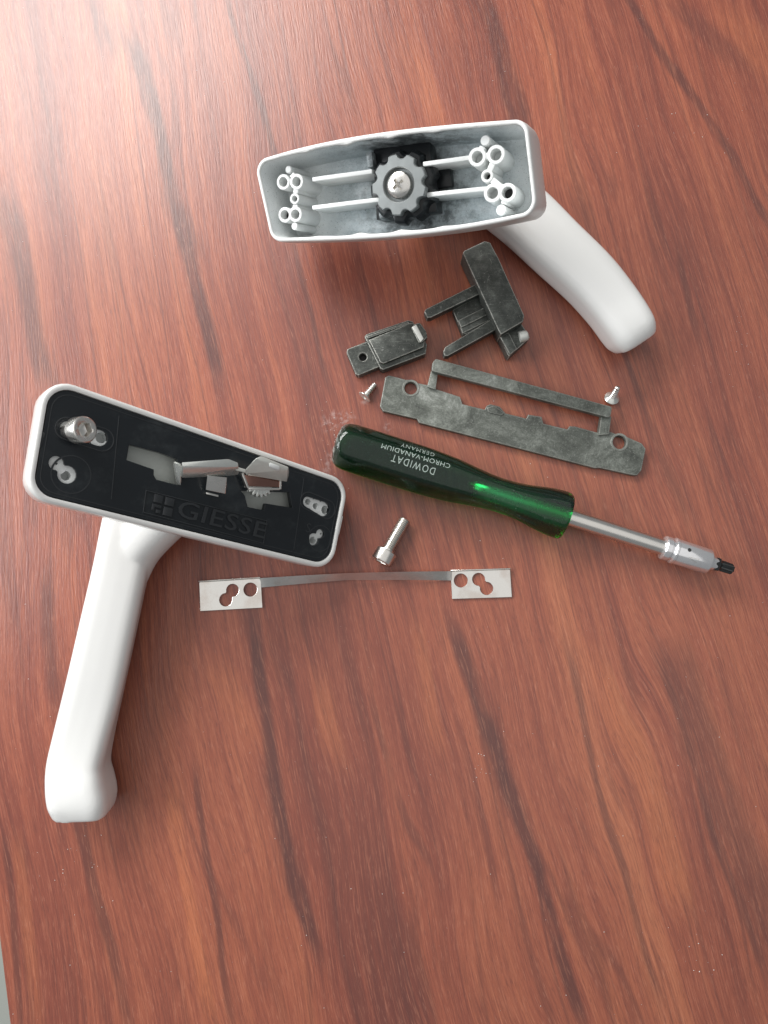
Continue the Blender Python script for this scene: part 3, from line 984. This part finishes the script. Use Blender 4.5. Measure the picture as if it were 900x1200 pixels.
# lying on the table
A_, T_ = P(453.5, 646, 5.2), P(474, 610, 2.9)
ax = (A_ - T_).normalized()
o_ = A_ + Vector((0, 0, 0.0))
cap_screw(frame_z(o_, ax), 16.5, 'steel socket cap screw lying on the wood beside the bent steel strip', 1.0, 1.13, 1.15)

def wood_screw(o, z, r, length, label):
    fr = frame_z(o, z)
    s = thing('small_screw', (o.x, o.y, 0), label, 'screw')
    hd = lathe([(1.2, -1.9), (1.9, -1.2), (r - 0.15, -0.35), (r, -0.15), (r - 0.1, 0.0), (r - 0.5, 0.06), (0.3, 0.1)], 32)
    cut = [rotz(hull([(-1.6, -0.35, 0.5), (1.6, -0.35, 0.5), (-1.6, 0.35, 0.5), (1.6, 0.35, 0.5), (-0.7, -0.25, -1.4), (0.7, -0.25, -1.4), (-0.7, 0.25, -1.4), (0.7, 0.25, -1.4)], 0), g) for g in (20, 110)]
    build('head', *bool_cut(hd, cut), M['zinc'], s, fr, sharp=28)
    prof = [(1.3, -1.4)]
    zz = -1.7
    k = 1.0
    while zz > -length + 1.4:
        prof += [(1.15 * k, zz), (1.6 * k, zz - 0.45), (1.6 * k, zz - 0.6), (1.15 * k, zz - 1.0)]
        zz -= 1.25
        k *= 0.95
    prof += [(1.0, -length + 0.4), (0.25, -length)]
    build('threaded_shank', *lathe(prof, 24), M['steel'], s, fr, sharp=25)
    return s
h0, t0 = P(427, 465.5, 2.6), P(439, 451, 1.3)
wood_screw(h0, (h0 - t0), 3.2, 8.4, 'small countersunk cross-head screw lying by the scuffed grey plate end')
h0, t0 = P(716.5, 467, 0.35), P(723, 455.5, 8.0)
wood_screw(h0 + Vector((0, 0, 0.6)), (h0 - t0), 3.4, 9.0, 'small countersunk screw standing on its head by the raised bar end')

# ================================================================== scuffed grey slide plate
def cpt(x, y, z): 
    q = P(400 + x / 2.368, 400 + y / 2.368, z)
    return (q.x, q.y)
sp0 = P(600, 490, 0)
sp = thing('slide_plate', (sp0.x, sp0.y, 0), 'long scuffed grey zinc slide plate with holes and raised side bar', 'metal plate')
T = 3.0
ol = [(122, 100), (132, 94), (178, 106), (196, 107), (214, 116), (245, 122), (262, 132), (330, 154), (336, 174), (398, 189), (404, 178), (414, 174), (440, 181), (455, 199), (514, 214), (519, 203), (556, 209), (561, 228), (628, 244), (634, 235), (650, 236), (714, 254), (745, 251), (760, 256), (790, 264), (834, 283), (845, 298), (833, 358), (822, 371), (812, 372), (716, 351), (704, 352), (216, 226), (210, 216), (116, 194), (107, 180)]
out = [cpt(x, y, T) for x, y in reversed(ol)]
def cr2(x, y, r, z):
    return ring2(cpt(x, y, z), r / 2.368 / 2.6)
pb = build('plate', *weld(plate([out, cr2(193, 130, 17.5, T), cr2(772, 280, 18.5, T)], 0.05, T, 0.35)), M['grey'], sp, sharp=14)
for hx, hy, r in ((193, 130, 17.5), (772, 280, 18.5)):
    c = cpt(hx, hy, T); rr = r / 2.368 / 2.6
    v, f = loft([circle(rr + 1.1, T + 0.02, 32), circle(rr + 0.9, T + 0.22, 32), circle(rr + 0.25, T + 0.2, 32), circle(rr, T - 0.2, 32)], False, False)
    build('hole_rim', [(c[0] + p[0], c[1] + p[1], p[2]) for p in v], f, M['grey'], pb)
def c3(lst, zt, zb):
    return [(*cpt(x, y, zt), z) for x, y in lst for z in (zt, zb)]
build('side_bar', *hull(c3([(252, 60), (262, 47), (270, 49), (752, 181), (749, 205), (742, 212), (250, 82)], 7.0, 3.2), 0.7, 2), M['grey'], sp)
build('bar_arm', *hull(c3([(249, 82), (268, 88), (262, 134), (238, 126)], 4.6, 0.4), 0.35), M['grey'], sp)
build('bar_arm', *hull(c3([(722, 204), (750, 208), (743, 258), (714, 260)], 4.6, 0.4), 0.35), M['grey'], sp)
build('scuff_ridge', *hull(c3([(404, 184), (424, 178), (452, 198), (446, 206), (408, 197)], 3.6, 2), 0.3), M['grey'], sp)

# ================================================================== dark fork bracket
def k3(lst, zt, zb):
    r = []
    for x, y in lst:
        q = P(390 + x / 3.6, 270 + y / 3.6, zt)
        r += [(q.x, q.y, zt), (q.x, q.y, zb)]
    return r
f0 = P(575, 365, 0)
fk = thing('fork_bracket', (f0.x, f0.y, 0), 'dark zinc bracket with a thick crossbar and two flat prongs', 'bracket')
build('crossbar', *hull(k3([(548, 94), (556, 84), (640, 44), (664, 50), (700, 118), (808, 358), (804, 384), (709, 440), (698, 420)], 13, 1.0), 0.5, 2), M['dark'], fk)
cbn = build('crossbar_step', *hull(k3([(702, 446), (796, 392), (832, 452), (745, 532), (738, 524)], 7.5, 0.0), 0.35), M['dark'], fk)
build('step_ridge', *hull(k3([(704, 448), (742, 428), (778, 500), (747, 526)], 9.0, 7), 0.5), M['dark'], cbn)
pa, pb_ = P(390 + 790 / 3.6, 270 + 450 / 3.6, 8.0), P(390 + 832 / 3.6, 270 + 440 / 3.6, 8.0)
build('stud', *lathe([(2.5, -0.5), (2.5, 2.0), (2.2, 3.2), (1.2, 3.8), (0.2, 3.9)], 24), M['cast'], cbn, frame_z(pa, pb_ - pa))
build('prong', *hull(k3([(386, 342), (392, 332), (612, 222), (632, 262), (412, 368), (398, 368)], 8.5, 3.0), 0.35), M['dark'], fk)
build('prong', *hull(k3([(466, 512), (474, 492), (672, 372), (692, 416), (484, 530), (470, 528)], 8.5, 3.0), 0.35), M['dark'], fk)
web_ = build('fork_web', *hull(k3([(505, 335), (640, 262), (700, 400), (548, 440)], 4.8, 0.0), 0.4), M['dark'], fk)
build('web_rib', *hull(k3([(528, 378), (650, 318), (662, 352), (540, 412)], 6.4, 3), 0.7), M['dark'], web_)
build('web_rib', *hull(k3([(536, 398), (664, 340), (676, 372), (546, 436)], 5.6, 3), 0.5), M['dark'], web_)

# ================================================================== dark latch block
l0 = P(455, 408, 0)
lb = thing('latch_block', (l0.x, l0.y, 0), 'small dark zinc latch block with a drilled end tab', 'latch block')
def kxy(x, y, z):
    q = P(390 + x / 3.6, 270 + y / 3.6, z)
    return (q.x, q.y)
tabz = 5.0
to = [kxy(x, y, tabz) for x, y in ((210, 570), (190, 578), (108, 612), (96, 606), (58, 516), (60, 502), (70, 496), (160, 462), (180, 500))]
build('end_tab', *weld(plate([to[::-1] if False else to, ring2(kxy(127, 534, tabz), 1.75)], 0.05, tabz, 0.4, 2)), M['dark'], lb, sharp=14)
hb = build('hole_shade_disc', *lathe([(1.9, 1.2), (1.9, 1.5)], 20, True, True, *kxy(127, 534, tabz)), M['hole_shade'], lb)  # black disc standing in for the shade in the drilled hole
bb = build('body', *hull(k3([(134, 450), (140, 438), (318, 378), (338, 384), (398, 480), (392, 520), (212, 588), (200, 582)], 6.4, 0.0), 0.4, 2), M['dark'], lb)
build('raised_face', *hull(k3([(152, 462), (330, 388), (352, 398), (388, 470), (384, 492), (214, 562), (200, 556)], 8.6, 6), 0.4, 2), M['dark'], bb)
build('side_groove', *hull(k3([(140, 446), (318, 384), (324, 392), (148, 456)], 7.4, 5), 0.3), M['dark'], bb)
build('end_clip', *hull(k3([(330, 408), (350, 392), (368, 388), (394, 424), (400, 450), (378, 472), (362, 474)], 9.8, 5), 0.6), M['dark'], bb)
build('clip_face', *hull(k3([(334, 408), (352, 396), (384, 456), (370, 472)], 10.3, 9), 0.35), M['cast'], bb)

# ================================================================== bent steel strip
def s2(x, y, z=0.9):
    q = P(220 + x / 2.25, 590 + y / 2.25, z)
    return (q.x, q.y)
s0 = P(415, 690, 0)
st = thing('steel_strip', (s0.x, s0.y, 0), 'thin bent bright steel strip with a drilled tab at each end', 'metal strip')
rr = 17.0 / 2.25 / 2.6
def tab(corners, c1, k0, k1):
    o = [s2(*q) for q in corners]
    kh = keyhole(s2(*k0), rr * 0.98, s2(*k1), rr, rr * 0.62)
    build('end_tab', *weld(plate([o, ring2(s2(*c1), rr * 1.05, 28), kh], 0.1, 0.9, 0.12)), M['sheet'], st, sharp=14)
tab([(33, 284), (197, 275), (192, 195), (30, 206)], (165, 227), (118, 229), (100, 254))
tab([(697, 252), (855, 247), (850, 172), (693, 177)], (720, 203), (767, 200), (788, 224))
for pa_, pb2 in (((30, 206), (192, 195.5)), ((693, 177.5), (850, 172.5))):
    a_, b_ = Vector(s2(*pa_)), Vector(s2(*pb2))
    n_ = Vector((-(b_ - a_).y, (b_ - a_).x)).normalized()
    build('folded_lip', *hull([(*(q + n_ * o2), z) for q in (a_, b_) for o2, z in ((0.05, 0.3), (-0.55, 0.85), (0.35, 2.3), (-0.05, 2.4))], 0.1), M['sheet'], st)
# the narrow web bows upward and twists between the tabs
V, Fc = [], []
N = 40
top = [(188, 197), (300, 190), (420, 183.5), (560, 180), (697, 178.5)]
bot = [(188, 222), (300, 212), (420, 202), (560, 201.5), (697, 203)]
def lerp_poly(pts, x):
    for (x0, y0), (x1, y1) in zip(pts, pts[1:]):
        if x <= x1:
            return y0 + (y1 - y0) * (x - x0) / (x1 - x0)
    return pts[-1][1]
rings = []
for i in range(N + 1):
    u = i / N
    x = 188 + (697 - 188) * u
    h = 0.45 + 1.2 * math.sin(math.pi * u) ** 1.2
    tw = 3.6 * min(1.0, math.sin(math.pi * u) * 4)
    a_ = s2(x, lerp_poly(top, x), h + tw)
    b_ = s2(x, lerp_poly(bot, x), h)
    rings.append([(a_[0], a_[1], h + tw + 0.42), (b_[0], b_[1], h + 0.42), (b_[0], b_[1], h - 0.3), (a_[0], a_[1], h + tw - 0.3)])
build('narrow_web', *loft(rings), M['sheet'], st, sharp=30)

# ================================================================== screwdriver
q0, q1 = P(394, 519, 10.4), P(859, 667.5, 9.0)
dx = (q1 - q0).normalized()
dy = Vector((0, 0, 1)).cross(dx).normalized()
SD = Frame(q0, dx, dy, dx.cross(dy))
sd = thing('screwdriver', (q0.x + dx.x * 50, q0.y + dx.y * 50, 0), 'screwdriver with dark green translucent handle, bright shaft and bit holder', 'screwdriver')
prof = [(0, 5.5), (0.5, 7.6), (1.4, 8.9), (3, 10.1), (5.5, 10.75), (9, 10.95), (16, 11.0), (28, 11.0), (40, 10.95), (48, 10.6), (55, 10.0), (62, 9.0), (69, 8.1), (75, 7.75), (81, 7.9), (87, 8.6), (93, 9.7), (98, 10.7), (101.5, 11.1), (103.5, 11.2), (105, 10.9), (106, 10.0), (106.4, 8.4)]
def interp(p, x):
    for (x0, r0), (x1, r1) in zip(p, p[1:]):
        if x <= x1:
            return r0 + (r1 - r0) * (x - x0) / (x1 - x0)
    return p[-1][1]
def hsec(x, a):
    """handle radius at angle a (0 = up): hexagon with rounded corners"""
    r = interp(prof, x)
    ap = min(interp([(0, 10.0), (40, 9.95), (55, 9.1), (69, 7.4), (75, 7.1), (83, 7.6), (95, 9.5), (106.4, 9.8)], x), 99)
    h = ap / math.cos((a + math.pi / 6) % (math.pi / 3) - math.pi / 6)
    m = 14
    return (r ** -m + h ** -m) ** (-1 / m)
xs = sorted(set([p[0] for p in prof] + [i * 2.0 for i in range(53)]))
NA = 72
hr = []
for x in xs:
    ring = []
    for k in range(NA):
        a_ = 2 * math.pi * k / NA
        r = hsec(x, a_)
        ring.append((x, r * math.sin(a_), r * math.cos(a_)))
    hr.append(ring)
hd = build('handle', *loft(hr), M['green'], sd, SD, sharp=50)
# steel tang seen through the plastic
tz = lathe([(0.2, 62), (1.6, 63.5), (3.0, 66), (3.0, 104), (3.6, 106.3)], 24)
def along(vf):  # lathe axis z -> driver axis x
    return [(z, x, y) for x, y, z in vf[0]], vf[1]
build('shaft', *along(lathe([(0.3, 60), (0.9, 60.6), (2.6, 64), (3.2, 70), (3.3, 104), (3.6, 106.2), (3.6, 150), (3.4, 153)], 32)), M['steel'], sd, SD)
sl = build('bit_holder', *along(lathe([(3.6, 149.6), (5.0, 150), (5.3, 150.4), (5.3, 152.6), (4.8, 153.0), (4.8, 153.8), (5.5, 154.1), (5.8, 154.5), (5.8, 155.3), (5.5, 155.6), (5.55, 156), (5.55, 170.0), (5.2, 170.7), (4.2, 171), (3.4, 171.1), (3.0, 173.0), (2.7, 174.6)], 40)), M['chrome'], sd, SD)
tag(sl, 'polished chrome bit holder sleeve')
# dark disc painted as the detent hole's shade, engraved arrow on the sleeve
def on_sleeve(pts, r, closed, name, mat):
    v = []
    for x, y in pts:
        a_ = y / 5.15
        v.append((x, r * math.sin(a_), r * math.cos(a_)))
    build(name, v, [tuple(range(len(v)))], mat, sl, SD, flat=True)
on_sleeve([(159.5 + 0.8 * math.cos(k * 0.5236), 1.5 + 0.8 * math.sin(k * 0.5236)) for k in range(12)], 5.60, True, 'detent_shade', M['hole_shade'])
for seg in (((160, -1.4), (164.5, -1.0)), ((164.5, -1.0), (163.6, -2.6)), ((163.6, -2.6), (161.0, -1.9))):
    (x0, y0), (x1, y1) = seg
    L = math.hypot(x1 - x0, y1 - y0); nx, ny = -(y1 - y0) / L * 0.12, (x1 - x0) / L * 0.12
    on_sleeve([(x0 + nx, y0 + ny), (x1 + nx, y1 + ny), (x1 - nx, y1 - ny), (x0 - nx, y0 - ny)], 5.59, True, 'engraved_line', M['steel'])
bit = [circle(2.75, 173.2, 48, fn=hexr), circle(2.75, 175.2, 48, fn=hexr), circle(2.2, 176.0, 48), circle(2.5, 176.6, 48, fn=lambda a, r: r * (0.84 + 0.16 * math.cos(6 * a))), circle(2.35, 181.2, 48, fn=lambda a, r: r * (0.84 + 0.16 * math.cos(6 * a))), circle(1.9, 181.8, 48, fn=lambda a, r: r * (0.86 + 0.14 * math.cos(6 * a)))]
build('bit', *along(loft(bit)), M['bit'], sd, SD)
# stamped lettering, upside down on the upper flat, following the surface
def stamp(body, px_right, px_left, height, spacing):
    """first letter starts at px_right, last ends at px_left"""
    V, Fc = text_mesh(body, 0.02, spacing, 0.0)
    zt = 10.0
    a_, b_ = Vector(SD.hit(*px_right, zt)), Vector(SD.hit(*px_left, zt))
    t = (b_ - a_)
    n = Vector((-t.y, t.x)).normalized()
    vv = []
    for x, y, z in V:
        p = a_ + t * x + n * y * height
        ang = math.atan2(p.y, 10.0)
        for _ in range(8):
            ang = math.asin(max(-1, min(1, p.y / hsec(p.x, ang))))
        vv.append((p.x, p.y, hsec(p.x, ang) * math.cos(ang) + (0.10 if z > 0 else 0.02)))
    build('stamped_lettering', vv, Fc, M['print'], hd, SD, flat=True)
stamp('DOWIDAT', (511, 548.5), (460.5, 532), 3.2, 1.25)
stamp('CHROM-VANADIUM', (528.5, 543.5), (448, 519.5), 2.05, 1.1)
stamp('GERMANY', (510.5, 529.5), (471, 517.5), 1.95, 1.15)

# ================================================================== dust and crumbs
def specks(name, spots, mat, label):
    V, Fc = [], []
    for x, y, z, r in spots:
        n = len(V)
        pts = [(1, 0, 0), (-1, 0, 0), (0, 1, 0), (0, -1, 0), (0, 0, 0.8), (0, 0, -0.3)]
        for p in pts:
            V.append((x + p[0] * r * random.uniform(0.6, 1.3), y + p[1] * r * random.uniform(0.6, 1.3), z + p[2] * r))
        for t in ((0, 2, 4), (2, 1, 4), (1, 3, 4), (3, 0, 4), (2, 0, 5), (1, 2, 5), (3, 1, 5), (0, 3, 5)):
            Fc.append(tuple(n + i for i in t))
    o = build(name, V, Fc, mat, None, flat=True)
    tag(o, label, 'dust', kind='stuff')
spots = []
for _ in range(330):
    q = P(random.uniform(5, 895), random.uniform(5, 1195), 0)
    spots.append((q.x, q.y, 0.04, random.choice((0.08, 0.1, 0.13, 0.2))))
for cx, cy, sx, sy, n in ((100, 1010, 40, 40, 14), (870, 400, 12, 30, 10), (820, 1120, 40, 30, 14), (392, 512, 22, 40, 40), (560, 900, 12, 25, 12), (800, 160, 40, 30, 8)):
    for _ in range(n):
        q = P(random.gauss(cx, sx / 2), random.gauss(cy, sy / 2), 0)
        spots.append((q.x, q.y, 0.05, random.choice((0.1, 0.14, 0.2, 0.26))))
specks('dust', spots, M['dust'], 'pale dust specks scattered over the table')
